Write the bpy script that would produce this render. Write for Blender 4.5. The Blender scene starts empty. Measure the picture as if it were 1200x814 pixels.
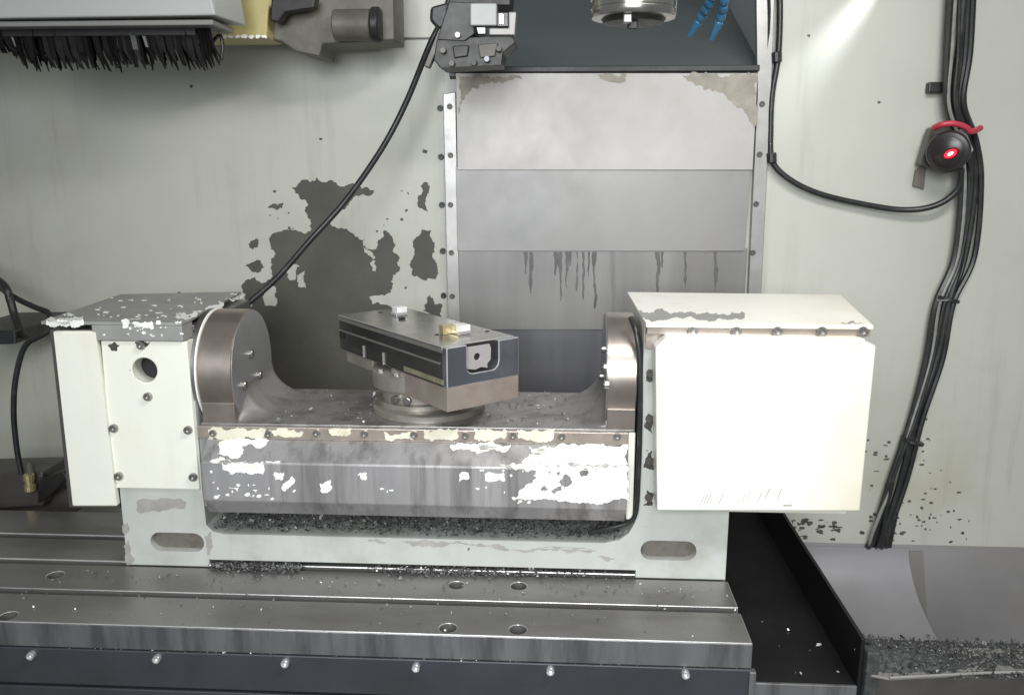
import bpy, bmesh, math, random
from mathutils import Vector, Matrix
from mathutils.geometry import tessellate_polygon
R = math.radians
sc = bpy.context.scene
# ------------------------------------------------------------------ camera
CAM = Vector((0.0, -1.35, 0.6925)); PITCH = R(12.25); YAW = R(3.1)
cam = bpy.data.objects.new('camera', bpy.data.cameras.new('camera'))
sc.collection.objects.link(cam); sc.camera = cam
cam.location = CAM; cam.rotation_euler = (math.pi/2 - PITCH, 0, YAW)
cam.data.sensor_width = 36; cam.data.lens = 30; cam.data.clip_start = .02; cam.data.clip_end = 60
# ------------------------------------------------------------------ light and exposure
w = bpy.data.worlds.new('World'); sc.world = w; w.use_nodes = True
bg = w.node_tree.nodes['Background']; bg.inputs[0].default_value = (.92, .96, 1.0, 1); bg.inputs[1].default_value = .23
vs = sc.view_settings
vs.view_transform = 'Standard'; vs.look = 'None'; vs.exposure = 0.0; vs.gamma = 1; vs.use_curve_mapping = False
def area(name, loc, target, power, sx, sy, col, spread=180):
    l = bpy.data.lights.new(name, 'AREA'); l.shape = 'RECTANGLE'; l.size = sx; l.size_y = sy; l.energy = power; l.color = col; l.spread = R(spread)
    o = bpy.data.objects.new(name, l); sc.collection.objects.link(o); o.location = loc
    o.rotation_euler = (Vector(target) - Vector(loc)).to_track_quat('-Z', 'Y').to_euler()
    return o
def spot(name, loc, target, power, deg, blend, rad, col):
    l = bpy.data.lights.new(name, 'SPOT'); l.spot_size = R(deg); l.spot_blend = blend; l.shadow_soft_size = rad; l.energy = power; l.color = col
    o = bpy.data.objects.new(name, l); sc.collection.objects.link(o); o.location = loc
    o.rotation_euler = (Vector(target) - Vector(loc)).to_track_quat('-Z', 'Y').to_euler()
    return o
area('machine_work_lamp', (.55, -.75, 1.55), (.15, .1, .15), 15, .8, .14, (1, .985, .95), 150)
area('door_daylight', (-.2, -2.6, 1.15), (.03, .3, .05), 17, 1.5, 1.1, (.96, .98, 1), 75)
spot('corner_work_lamp', (.690, .598, 1.085), (.47, .612, .80), 13, 30, 1.0, .02, (.93, .97, 1))

# ------------------------------------------------------------------ measuring helpers: where a sight line meets a real plane
FW = Vector((-math.sin(YAW)*math.cos(PITCH), math.cos(YAW)*math.cos(PITCH), -math.sin(PITCH)))
RT = Vector((math.cos(YAW), math.sin(YAW), 0)); UP = RT.cross(FW)
def ray(x, y): return FW + RT*((x-600)/1000) + UP*((407-y)/1000)
def ay(x, y, Y): r = ray(x, y); return CAM + r*((Y-CAM.y)/r.y)
def az(x, y, Z): r = ray(x, y); return CAM + r*((Z-CAM.z)/r.z)
def apl(x, y, p, n): r = ray(x, y); return CAM + r*((Vector(p)-CAM).dot(n)/r.dot(n))

# ------------------------------------------------------------------ materials
MATS = {}
def mat(name, base, rough=.5, metal=0., var=.12, vscale=6., stain=None, stain_amt=0., sscale=3., bump=.05, bscale=60., rvar=.12, stretch=(1, 1, 1), speck=None, speck_t=.7, speck_scale=40., spec=.5, stain_t=(.5, .72), runs=None, runs_amt=.5, stain_x=None):
    m = bpy.data.materials.new(name); m.use_nodes = True
    nt = m.node_tree; N = nt.nodes; L = nt.links; b = N['Principled BSDF']
    tc = N.new('ShaderNodeTexCoord'); mp = N.new('ShaderNodeMapping'); mp.inputs['Scale'].default_value = stretch
    L.new(tc.outputs['Object'], mp.inputs['Vector'])
    def noise(scale, detail=5, rough_=.6, vec=None):
        n = N.new('ShaderNodeTexNoise'); n.inputs['Scale'].default_value = scale; n.inputs['Detail'].default_value = detail; n.inputs['Roughness'].default_value = rough_
        L.new(vec or mp.outputs['Vector'], n.inputs['Vector']); return n.outputs['Fac']
    def ramp(fac, a, bb, ca=(0, 0, 0, 1), cb=(1, 1, 1, 1)):
        r = N.new('ShaderNodeValToRGB'); r.color_ramp.elements[0].position = a; r.color_ramp.elements[1].position = bb
        r.color_ramp.elements[0].color = ca; r.color_ramp.elements[1].color = cb; L.new(fac, r.inputs[0]); return r.outputs[0]
    def mix(fac, a, bb, typ='MIX'):
        x = N.new('ShaderNodeMix'); x.data_type = 'RGBA'; x.blend_type = typ
        for sock, v in ((x.inputs[0], fac), (x.inputs[6], a), (x.inputs[7], bb)):
            if isinstance(v, (int, float)): sock.default_value = v
            elif isinstance(v, tuple): sock.default_value = (*v[:3], 1)
            else: L.new(v, sock)
        return x.outputs[2]
    lo = tuple(c*(1-var) for c in base); hi = tuple(min(1, c*(1+var)) for c in base)
    c = mix(ramp(noise(vscale), .32, .68), lo, hi)
    if stain:
        sm = N.new('ShaderNodeMath'); sm.operation = 'MULTIPLY'; sm.inputs[1].default_value = stain_amt
        sf = ramp(noise(sscale, 8, .65), *stain_t)
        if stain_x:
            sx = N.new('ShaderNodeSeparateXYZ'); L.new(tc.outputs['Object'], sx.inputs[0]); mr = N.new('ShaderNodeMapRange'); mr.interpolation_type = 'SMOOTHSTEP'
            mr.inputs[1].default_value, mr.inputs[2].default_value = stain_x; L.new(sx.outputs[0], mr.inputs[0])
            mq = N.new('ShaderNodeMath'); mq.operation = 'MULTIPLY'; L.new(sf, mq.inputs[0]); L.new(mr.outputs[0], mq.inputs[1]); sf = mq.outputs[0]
        L.new(sf, sm.inputs[0]); c = mix(sm.outputs[0], c, stain)
    if runs:
        m2 = N.new('ShaderNodeMapping'); m2.inputs['Scale'].default_value = (9, 9, .55); L.new(tc.outputs['Object'], m2.inputs['Vector'])
        ra = ramp(noise(3.2, 7, .62, m2.outputs['Vector']), .52, .74); rb = ramp(noise(2.1, 4, .6, tc.outputs['Object']), .42, .62)
        mm = N.new('ShaderNodeMath'); mm.operation = 'MULTIPLY'; L.new(ra, mm.inputs[0]); L.new(rb, mm.inputs[1])
        m3 = N.new('ShaderNodeMath'); m3.operation = 'MULTIPLY'; m3.inputs[1].default_value = runs_amt; L.new(mm.outputs[0], m3.inputs[0]); c = mix(m3.outputs[0], c, runs)
    if speck:
        c = mix(ramp(noise(speck_scale, 3, .6, tc.outputs['Object']), speck_t, speck_t+.03), c, speck)
    L.new(c, b.inputs['Base Color'])
    rr = N.new('ShaderNodeMapRange'); rr.inputs[3].default_value = max(.03, rough-rvar); rr.inputs[4].default_value = min(1, rough+rvar)
    L.new(noise(vscale*2.3), rr.inputs[0]); L.new(rr.outputs[0], b.inputs['Roughness'])
    b.inputs['Metallic'].default_value = metal; b.inputs['Specular IOR Level'].default_value = spec
    if bump:
        bp = N.new('ShaderNodeBump'); bp.inputs['Strength'].default_value = bump; bp.inputs['Distance'].default_value = .002
        L.new(noise(bscale, 4), bp.inputs['Height']); L.new(bp.outputs[0], b.inputs['Normal'])
    MATS[name] = m; return m
def glow(name, col, s):
    m = bpy.data.materials.new(name); m.use_nodes = True; b = m.node_tree.nodes['Principled BSDF']
    b.inputs['Base Color'].default_value = (*col, 1); b.inputs['Emission Color'].default_value = (*col, 1); b.inputs['Emission Strength'].default_value = s
    MATS[name] = m; return m
mat('wall_paint', (.47, .475, .425), .36, var=.07, vscale=1.7, runs=(.27, .265, .21), runs_amt=.6, stain=(.385, .38, .285), stain_amt=.7, sscale=2.4, bump=.05, bscale=25, spec=.5)
mat('undercoat', (.075, .073, .060), .6, var=.2, vscale=5, stain=(.055, .052, .043), stain_amt=.7, sscale=9, bump=.15, bscale=70)
mat('cream_paint', (.76, .765, .68), .4, var=.03, vscale=5, stain=(.62, .58, .42), stain_amt=.5, sscale=5, runs=(.50, .45, .32), runs_amt=.5, bump=.03, bscale=90, speck=(.35, .3, .2), speck_t=.74, speck_scale=55)
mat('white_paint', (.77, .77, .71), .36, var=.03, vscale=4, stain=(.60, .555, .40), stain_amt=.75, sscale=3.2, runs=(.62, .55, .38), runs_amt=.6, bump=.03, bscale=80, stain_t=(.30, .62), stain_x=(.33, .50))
mat('flake_white', (.84, .85, .80), .4, var=.06, vscale=30, bump=.15, stain=(.60, .58, .50), stain_amt=.8, sscale=26, stain_t=(.52, .68), speck=(.25, .24, .23), speck_t=.70, speck_scale=110)
mat('flake_cream', (.70, .68, .55), .45, var=.12, vscale=30, bump=.1, stain=(.4, .36, .22), stain_amt=.6, sscale=30)
mat('casting_paint', (.465, .48, .455), .42, var=.07, vscale=6, runs=(.28, .27, .23), runs_amt=.5, stain=(.30, .30, .25), stain_amt=.6, sscale=7, bump=.12, bscale=70, speck=(.15, .14, .12), speck_t=.70, speck_scale=38)
mat('bare_steel', (.27, .265, .26), .36, .85, var=.12, vscale=10, stain=(.16, .15, .14), stain_amt=.7, sscale=6, bump=.06, bscale=90)
mat('lid_grey', (.33, .33, .315), .42, .35, var=.12, vscale=10, bump=.1, stain=(.22, .22, .21), stain_amt=.6, sscale=8)
mat('table_steel', (.275, .27, .268), .36, .7, var=.1, vscale=9, stain=(.13, .12, .11), stain_amt=.7, sscale=5, bump=.05, bscale=120, stretch=(.35, 1, 1), speck=(.5, .5, .48), speck_t=.745, speck_scale=70)
mat('edge_bright', (.55, .54, .53), .35, .6, var=.15, vscale=14, bump=.03)  # brighter metal: highlight along the worn edges painted into the bevels
mat('table_face', (.24, .24, .243), .36, .7, var=.15, vscale=16, stain=(.12, .119, .12), stain_amt=.85, sscale=22, stain_t=(.46, .62), bump=.05, bscale=120, stretch=(1, 1, .12))
mat('apron_steel', (.055, .058, .066), .42, .4, var=.15, vscale=7, bump=.05)
mat('cradle_steel', (.54, .53, .53), .32, .72, var=.14, vscale=13, stain=(.25, .235, .23), stain_amt=.8, sscale=20, stain_t=(.50, .66), bump=.05, bscale=120, stretch=(1.5, 1, .09))
mat('cradle_top', (.34, .33, .32), .38, .7, var=.16, vscale=22, stain=(.11, .105, .095), stain_amt=.8, sscale=20, bump=.1, bscale=120)
mat('cheek_face', (.40, .40, .41), .34, .6, var=.08, vscale=14, bump=.04)
mat('cheek_rim', (.37, .32, .29), .32, .85, var=.13, vscale=9, stain=(.27, .20, .15), stain_amt=.8, sscale=9, bump=.04, stretch=(1.5, 1, .6))
mat('polished', (.36, .36, .37), .13, 1., var=.06, vscale=10, bump=.02, rvar=.05)
mat('end_steel', (.27, .275, .32), .2, .9, var=.12, vscale=12, bump=.02, rvar=.06)
mat('rib_steel', (.33, .33, .30), .35, .7, var=.15, vscale=18, bump=.03)
mat('dark_polished', (.11, .11, .11), .22, .85, var=.15, vscale=14, bump=.02, rvar=.05)
mat('top_plate_steel', (.42, .41, .38), .24, .85, var=.12, vscale=16, stain=(.13, .12, .1), stain_amt=.6, sscale=16, bump=.04)
mat('tan_steel', (.42, .36, .31), .35, .6, var=.12, vscale=15, stain=(.28, .22, .18), stain_amt=.6, sscale=14, bump=.05)
mat('pedestal_steel', (.36, .34, .30), .4, .6, var=.15, vscale=20, stain=(.2, .18, .15), stain_amt=.7, sscale=18, bump=.06)
mat('bright_steel', (.74, .74, .75), .22, .75, var=.05, vscale=20, bump=.02)
mat('bolt_steel', (.36, .35, .33), .3, .9, var=.2, vscale=80, bump=.05)
mat('spindle_steel', (.50, .485, .45), .2, 1., var=.1, vscale=20, bump=.03)
mat('pad_white', (.8, .8, .8), .3, .3, var=.08, vscale=40, bump=.03)
mat('brass', (.52, .44, .24), .35, .7, var=.15, vscale=60, bump=.05)
mat('gold_strip', (.36, .35, .24), .35, .6, var=.25, vscale=60, bump=.05)
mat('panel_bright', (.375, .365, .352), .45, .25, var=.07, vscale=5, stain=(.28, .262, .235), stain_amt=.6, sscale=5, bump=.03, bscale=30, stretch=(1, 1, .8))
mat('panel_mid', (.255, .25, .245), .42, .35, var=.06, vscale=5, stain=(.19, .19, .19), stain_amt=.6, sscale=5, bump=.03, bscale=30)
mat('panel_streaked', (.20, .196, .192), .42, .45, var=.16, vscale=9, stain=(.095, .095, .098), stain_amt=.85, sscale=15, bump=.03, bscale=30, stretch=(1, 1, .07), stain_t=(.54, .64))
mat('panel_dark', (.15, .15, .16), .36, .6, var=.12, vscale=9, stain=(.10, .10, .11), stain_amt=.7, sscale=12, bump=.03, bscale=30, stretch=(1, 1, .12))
mat('drip_dark', (.10, .098, .098), .45, .4, var=.2, vscale=20, bump=.02)
mat('panel_grime', (.24, .225, .19), .5, .3, var=.2, vscale=25, bump=.05)
mat('worn_paint', (.34, .33, .31), .5, .1, var=.15, vscale=25, bump=.1)
mat('rail_steel', (.36, .355, .35), .36, .5, var=.1, vscale=12, bump=.04, stain=(.36, .35, .33), stain_amt=.5, sscale=14)
mat('hood_grey', (.105, .12, .122), .42, var=.07, vscale=4, bump=.04, stain=(.11, .13, .13), stain_amt=.5)
mat('hood_side', (.52, .54, .54), .42, var=.06, vscale=4, bump=.04)
mat('black_rubber', (.018, .018, .019), .42, var=.2, vscale=30, bump=.08)
mat('cable_black', (.016, .017, .017), .36, var=.25, vscale=40, bump=.06, stain=(.09, .085, .075), stain_amt=.35, sscale=30)
mat('cable_grey', (.22, .215, .20), .45, var=.2, vscale=40, bump=.06)
mat('bristle_gloss', (.01, .0095, .0095), .25, bump=.05)
mat('bristle_black', (.006, .0055, .0055), .6, spec=.15, var=.3, vscale=40, bump=.04)
mat('magazine_white', (.42, .43, .42), .4, var=.03, vscale=4, bump=.03)
mat('magazine_lip', (.22, .22, .21), .45, var=.06, vscale=8, bump=.03)
mat('yellow_paint', (.47, .41, .18), .45, var=.12, vscale=9, stain=(.28, .23, .10), stain_amt=.6, sscale=9, bump=.06)
mat('grimy_grey', (.125, .12, .098), .5, .2, var=.25, vscale=14, stain=(.06, .05, .035), stain_amt=.8, sscale=9, bump=.1)
mat('motor_dark', (.085, .08, .072), .4, .2, var=.2, vscale=12, bump=.06)
mat('arm_dark', (.028, .028, .026), .42, .35, var=.3, vscale=18, bump=.12)
mat('arm_grey', (.055, .056, .053), .45, .2, var=.2, vscale=14, bump=.08, stain=(.04, .04, .035), stain_amt=.7, sscale=20)
mat('trough_black', (.008, .008, .009), .55, spec=.25, var=.3, vscale=6, bump=.04, speck=(.2, .2, .2), speck_t=.78, speck_scale=40)
mat('floor_grey', (.28, .275, .285), .42, .15, var=.08, vscale=4, bump=.03, stain=(.24, .24, .24), stain_amt=.5)
mat('lower_grey', (.235, .23, .23), .42, .1, var=.08, vscale=4, bump=.03, stain=(.20, .17, .13), stain_amt=.5)
mat('strip_dark', (.17, .165, .155), .5, var=.1, vscale=8, bump=.05)
mat('chip_metal', (.24, .24, .245), .5, .4, var=.4, vscale=60, bump=0)
mat('chip_dark', (.14, .138, .137), .55, .3, var=.4, vscale=60, bump=0)
mat('heap_dark', (.05, .052, .052), .6, .2, var=.4, vscale=120, bump=.4, bscale=200)
mat('chip_bright', (.85, .85, .83), .3, .5, var=.1, vscale=60, bump=0)
mat('dirt', (.05, .047, .04), .7, var=.35, vscale=60, bump=.3)
mat('slot_dirt', (.17, .155, .135), .6, .2, var=.3, vscale=40, bump=.25, stain=(.09, .08, .07), stain_amt=.8, sscale=40)
mat('scratch_grey', (.40, .38, .34), .5, var=.1, bump=0)
mat('hole_black', (.012, .012, .012), .6, var=.1, bump=0)  # flat black that paints the shade inside holes and recesses
mat('blue_plastic', (.025, .10, .18), .32, var=.2, vscale=40, bump=.03)
mat('red_plastic', (.42, .035, .06), .4, var=.1, vscale=30, bump=.03)
mat('sensor_black', (.018, .016, .016), .28, var=.2, vscale=30, bump=.03)
mat('lens_red', (.09, .008, .008), .12, var=.1, vscale=30, bump=0)
glow('led_red', (1, .01, .02), 2.5)
glow('led_core', (1, .4, .35), 7)

# ------------------------------------------------------------------ object helpers
COL = sc.collection
def top(name, label=None, cat=None, loc=(0, 0, 0), group=None, kind=None):
    o = bpy.data.objects.new(name, None); COL.objects.link(o); o.location = loc; o.empty_display_size = .05
    tag(o, label, cat, group, kind); return o
def tag(o, label=None, cat=None, group=None, kind=None):
    for k, v in (('label', label), ('category', cat), ('group', group), ('kind', kind)):
        if v: o[k] = v
    return o
def link(name, me, m=None, parent=None, bev=0., seg=2, loc=None, smooth=False, edge=None):
    o = bpy.data.objects.new(name, me); COL.objects.link(o)
    if m and not me.materials: me.materials.append(MATS[m])
    if parent:
        o.parent = parent
        if parent.type == 'EMPTY': o.matrix_parent_inverse = Matrix.Translation(-parent.location)
    if loc is not None: o.location = loc
    if bev:
        b = o.modifiers.new('bevel', 'BEVEL'); b.width = bev; b.segments = seg; b.limit_method = 'ANGLE'; b.angle_limit = R(35); b.harden_normals = False
        if edge: me.materials.append(MATS[edge]) if len(me.materials) < 2 else None; b.material = 1
    if smooth:
        for p in me.polygons: p.use_smooth = True
    return o
class MB:
    def __init__(s): s.v = []; s.f = []
    def add(s, vs, fs):
        n = len(s.v); s.v += [tuple(v) for v in vs]; s.f += [tuple(i+n for i in f) for f in fs]; return s
    def box(s, a, b):
        x0, y0, z0 = a; x1, y1, z1 = b
        return s.add([(x0, y0, z0), (x1, y0, z0), (x1, y1, z0), (x0, y1, z0), (x0, y0, z1), (x1, y0, z1), (x1, y1, z1), (x0, y1, z1)],
                     [(0, 3, 2, 1), (4, 5, 6, 7), (0, 1, 5, 4), (1, 2, 6, 5), (2, 3, 7, 6), (3, 0, 4, 7)])
    def hexa(s, p):   # eight corners, bottom ring then top ring
        return s.add(p, [(0, 3, 2, 1), (4, 5, 6, 7), (0, 1, 5, 4), (1, 2, 6, 5), (2, 3, 7, 6), (3, 0, 4, 7)])
    def prism(s, outer, vec, holes=()):   # 3-D planar outline (with holes) pushed along vec
        vec = Vector(vec); loops = [[Vector(p) for p in outer]] + [[Vector(p) for p in h] for h in holes]
        flat = [p for l in loops for p in l]; n = len(flat)
        tris = tessellate_polygon(loops)
        fs = [tuple(t) for t in tris] + [tuple(i+n for i in reversed(t)) for t in tris]
        k = 0
        for l in loops:
            m = len(l)
            for i in range(m): a = k+i; b = k+(i+1) % m; fs.append((a, b, b+n, a+n))
            k += m
        return s.add(flat + [p+vec for p in flat], fs)
    def cyl(s, c, axis, r0, r1, h, n=24, cap=True):
        c = Vector(c); ax = Vector(axis).normalized(); q = ax.to_track_quat('Z', 'Y'); u = q @ Vector((1, 0, 0)); v = q @ Vector((0, 1, 0))
        vs = []
        for k, (r, t) in enumerate(((r0, 0), (r1, h))):
            for i in range(n): a = 2*math.pi*i/n; vs.append(c+ax*t+(u*math.cos(a)+v*math.sin(a))*r)
        fs = [(i, (i+1) % n, n+(i+1) % n, n+i) for i in range(n)]
        if cap: fs += [tuple(reversed(range(n))), tuple(range(n, 2*n))]
        return s.add(vs, fs)
    def lathe(s, c, axis, prof, n=32):     # prof: (radius, distance along axis)
        c = Vector(c); ax = Vector(axis).normalized(); q = ax.to_track_quat('Z', 'Y'); u = q @ Vector((1, 0, 0)); v = q @ Vector((0, 1, 0))
        vs = []; fs = []; k = len(prof)
        for r, t in prof:
            for i in range(n): a = 2*math.pi*i/n; vs.append(c+ax*t+(u*math.cos(a)+v*math.sin(a))*r)
        for j in range(k-1): fs += [(j*n+i, j*n+(i+1) % n, (j+1)*n+(i+1) % n, (j+1)*n+i) for i in range(n)]
        fs += [tuple(reversed(range(n))), tuple(range((k-1)*n, k*n))]
        return s.add(vs, fs)
    def tube(s, pts, r, n=10, sub=8, rfun=None):
        P = [Vector(p) for p in pts]
        if sub > 1 and len(P) > 2:
            Q = [2*P[0]-P[1]] + P + [2*P[-1]-P[-2]]; out = []
            for i in range(1, len(Q)-2):
                a, b, c, d = Q[i-1:i+3]
                for k in range(sub):
                    t = k/sub; out.append(.5*((2*b)+(c-a)*t+(2*a-5*b+4*c-d)*t*t+(3*b-a-3*c+d)*t**3))
            P = out + [P[-1]]
        vs = []; fs = []; ref = Vector((.13, .9, .4)).normalized()
        for i, p in enumerate(P):
            tg = (P[min(i+1, len(P)-1)]-P[max(i-1, 0)]).normalized(); u = tg.cross(ref).normalized(); v = tg.cross(u)
            rr = r if rfun is None else r*rfun(i/(len(P)-1))
            for k in range(n): a = 2*math.pi*k/n; vs.append(p+(u*math.cos(a)+v*math.sin(a))*rr)
        for i in range(len(P)-1):
            fs += [(i*n+k, i*n+(k+1) % n, (i+1)*n+(k+1) % n, (i+1)*n+k) for k in range(n)]
        fs += [tuple(reversed(range(n))), tuple(range((len(P)-1)*n, len(P)*n))]
        return s.add(vs, fs)
    def mesh(s, name, fix=True):
        me = bpy.data.meshes.new(name); me.from_pydata(s.v, [], s.f)
        if fix:
            bm = bmesh.new(); bm.from_mesh(me); bmesh.ops.recalc_face_normals(bm, faces=bm.faces); bm.to_mesh(me); bm.free()
        return me
    def build(s, name, m, parent=None, bev=0., seg=2, smooth=False, edge=None):
        o = link(name, s.mesh(name), m, parent, bev, seg, edge=edge)
        if smooth:
            bm = bmesh.new(); bm.from_mesh(o.data)
            for f in bm.faces: f.smooth = True
            for e in bm.edges:
                if len(e.link_faces) == 2 and e.calc_face_angle(0) > R(38): e.smooth = False
            bm.to_mesh(o.data); bm.free()
        return o
def arc(cx, cy, r, a0, a1, n): return [(cx+r*math.cos(R(a0+(a1-a0)*i/n)), cy+r*math.sin(R(a0+(a1-a0)*i/n))) for i in range(n+1)]
def obround(cx, cy, hw, r): return arc(cx+hw-r, cy, r, -90, 90, 8) + arc(cx-hw+r, cy, r, 90, 270, 8)
def circ(cx, cy, r, n=20): return [(cx+r*math.cos(2*math.pi*i/n), cy+r*math.sin(2*math.pi*i/n)) for i in range(n)]
def xz(pts, Y): return [(x, Y, z) for x, z in pts]
def xy(pts, Z): return [(x, y, Z) for x, y in pts]
def yz(pts, X): return [(X, y, z) for y, z in pts]
def jag(pts, seed, amp=.2, mn=2.0, cap=3.2):
    rnd = random.Random(seed); pts = [Vector((p[0], p[1])) for p in pts]
    for _ in range(6):
        out = []; done = True
        for i, a in enumerate(pts):
            b = pts[(i+1) % len(pts)]; d = b-a; out.append(a)
            if d.length > mn:
                done = False; out.append(a+d*rnd.uniform(.38, .62)+Vector((-d.y, d.x))/d.length*rnd.uniform(-1, 1)*min(amp*d.length, cap))
        pts = out
        if done: break
    return [(p.x, p.y) for p in pts]
def blob(cx, cy, rx, ry, seed, n=9, rot=0):
    rnd = random.Random(seed); out = []
    for i in range(n):
        a = 2*math.pi*i/n; k = rnd.uniform(.6, 1.2); x, y = rx*k*math.cos(a), ry*k*math.sin(a); c, s_ = math.cos(rot), math.sin(rot)
        out.append((cx+x*c-y*s_, cy+x*s_+y*c))
    return out
def flakes(name, polys, fn, push, m, parent, holes=None, amp=.22, mn=1.6):
    """left-over paint: ragged outlines on a real face, each raised by the paint's own thickness"""
    mb = MB()
    for i, p in enumerate(polys):
        hs = [[fn(*q) for q in jag(h, 900+j, amp, mn)] for j, h in enumerate(holes or [])] if i == 0 else []
        mb.prism([fn(*q) for q in jag(p, 17*i+len(p), amp, mn)], push, hs)
    o = link(name, mb.mesh(name), m, parent); o['kind'] = 'stuff'; return o
# socket-head screw looking along -Y, origin where it sits
def screw_mesh(r, h, name='screw'):
    mb = MB(); n = 14
    mb.lathe((0, 0, 0), (0, -1, 0), [(r, -.002), (r, h*.75), (r*.88, h), (r*.52, h), (r*.50, h*.45), (r*.01, h*.4)], n)
    me = mb.mesh(name)
    for p in me.polygons: p.use_smooth = False
    return me
def screws(name, me, m, spots, parent, rot=None):
    out = []
    for i, p in enumerate(spots):
        o = link(name, me, m, parent); o.location = p
        o.rotation_euler = rot if rot else (0, 0.7*i, 0)
        if rot is None: o.rotation_euler = (0, .7*i, 0)
        out.append(o)
    return out

# ================================================================== SETTING: wall of the machine interior
WY = .62
wall = top('back_wall', 'pale grey green painted sheet metal wall with flaked paint', None, (0, WY, 0), kind='structure')
def wz(x, y): return ay(x, y, WY)
z8 = lambda pts: [(260+x/2.625, 170+y/2.625) for x, y in pts]
big = z8([(215,130),(245,108),(290,100),(340,108),(360,125),(400,118),(430,135),(470,138),(465,150),(425,155),(390,185),(365,200),(330,215),(325,235),(370,255),(400,270),(440,290),(436,312),(462,322),(480,290),(500,262),(525,285),(528,330),(545,390),(525,400),(520,450),(490,460),(455,465),(465,490),(495,490),(530,540),(600,560),(640,700),(690,900),(60,900),(40,600),(70,500),(60,440),(70,415),(100,405),(122,425),(140,415),(155,400),(150,350),(165,335),(150,320),(150,280),(165,270),(235,265),(275,260),(275,240),(255,205),(265,180),(240,165)])
holes = [big,
    z8([(585,400),(580,375),(590,340),(590,290),(615,258),(640,260),(655,300),(660,410),(620,415)]),
    z8([(600,180),(615,150),(622,115),(633,115),(633,205),(615,195)]),
    z8([(620,512),(622,490),(640,460),(655,490),(676,488),(676,560),(650,540)]),
    z8([(140,192),(160,180),(190,180),(186,192),(160,196)]), z8([(82,305),(105,285),(112,312),(95,322)]), z8([(72,372),(105,350),(132,375),(112,392),(90,388)]),
    z8([(620,12),(632,16),(630,26),(618,24)]), z8([(205,250),(225,258),(205,262)])]
islands = [z8([(190,380),(215,365),(240,372),(228,392),(225,415),(205,410)]), z8([(232,400),(255,385),(260,440),(235,435)]), z8([(132,445),(155,428),(168,490),(132,492)]),
           z8([(442,305),(462,330),(472,345),(466,352),(450,338)]), z8([(456,360),(472,355),(475,388),(462,385)]), z8([(75,490),(98,480),(92,498)])]
rnd = random.Random(77)
for i in range(34):
    x, y = rnd.choice([(rnd.gauss(306, 9), rnd.uniform(262, 340)), (rnd.gauss(322, 8), rnd.uniform(225, 262)), (rnd.uniform(405, 435), rnd.gauss(232, 9)), (rnd.gauss(478, 5), rnd.uniform(215, 345)), (rnd.gauss(452, 8), rnd.uniform(255, 275))]); holes.append(blob(x, y, rnd.uniform(.8, 2.6), rnd.uniform(.7, 2.2), 700+i, 6))
def apart(h, hs): return all(max(p[0] for p in h) < min(q[0] for q in g)-3 or min(p[0] for p in h) > max(q[0] for q in g)+3 or max(p[1] for p in h) < min(q[1] for q in g)-3 or min(p[1] for p in h) > max(q[1] for q in g)+3 for g in hs)
def inside(p, g):
    r_ = False
    for i in range(len(g)):
        (x0, y0), (x1, y1) = g[i-1], g[i]
        if (y0 > p[1]) != (y1 > p[1]) and p[0] < (x1-x0)*(p[1]-y0)/(y1-y0)+x0: r_ = not r_
    return r_
hj = [jag(h, 5+i, .26, 1.6, 4.2) for i, h in enumerate(holes[:9])]
for i, h in enumerate(holes[9:]):
    if apart(h, hj[1:]) and not any(inside((p[0]+dx, p[1]+dy), hj[0]) for p in h for dx in (-2.5, 0, 2.5) for dy in (-2.5, 0, 2.5)): hj.append(jag(h, 40+i, .2, 1.2, 1))
hz = [[wz(*q) for q in h] for h in hj]
OPX0, OPX1, OPZ = -.245, .4393, .872
outer = xz([(-2.1, -.60), (-.2, -.60), (.2, -.60), (.45, -.60), (.45, -.213), (1.7, -.213), (1.7, 1.6), (OPX1, 1.6), (OPX1, OPZ), (OPX0, OPZ), (OPX0, 1.6), (-2.1, 1.6)], WY)
mb = MB(); mb.prism(outer, (0, .0012, 0), hz)
for i, h in enumerate(islands): mb.prism([wz(*q) for q in jag(h, 50+i, .24, 2)], (0, .0012, 0))
mb.build('paint_layer', 'wall_paint', wall)
mb = MB()
mb.box((-2.1, WY+.0012, -.6), (OPX0, WY+.012, 1.6)); mb.box((OPX0, WY+.0012, -.6), (OPX1, WY+.012, OPZ)); mb.box((OPX1, WY+.0012, -.213), (1.7, WY+.012, 1.6))
mb.build('undercoat_sheet', 'undercoat', wall)
# small paint losses lower right, and a few elsewhere
rnd = random.Random(3); mb = MB()
def pit(x, y, rx, ry, i): mb.prism([wz(*q) for q in jag(blob(x, y, rx, ry, i, 6), i, .2, 1.2)], (0, -.0005, 0))
for i in range(34): pit(rnd.uniform(925, 985), 608+abs(rnd.gauss(0, 1))*11, rnd.uniform(1, 6), rnd.uniform(.8, 2.6), i)
for i in range(46): pit(rnd.uniform(1010, 1100), rnd.uniform(490, 632), rnd.uniform(.6, 4), rnd.uniform(.6, 2.2), 100+i)
for i in range(34): pit(rnd.uniform(1025, 1140), 636-abs(rnd.gauss(0, 1))*45, rnd.uniform(.6, 3.4), rnd.uniform(.6, 2.2), 300+i)
for i, (x, y) in enumerate([(224, 101), (376, 163), (497, 178), (318, 242), (322, 224), (948, 42), (1030, 120), (210, 343)]): pit(x, y, 2.2, 2.0, 500+i)
o = mb.build('paint_pit', 'undercoat', wall); o['kind'] = 'stuff'
MB().box((-.84, WY-.012, .948), (-.50, WY-.001, .952)).box((-.4995, WY-.006, .957), (-.27, WY-.001, .960)).build('seam_ledge', 'motor_dark', wall)  # sheet edge of the wall, its thin shadow line painted as dark strips
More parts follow.
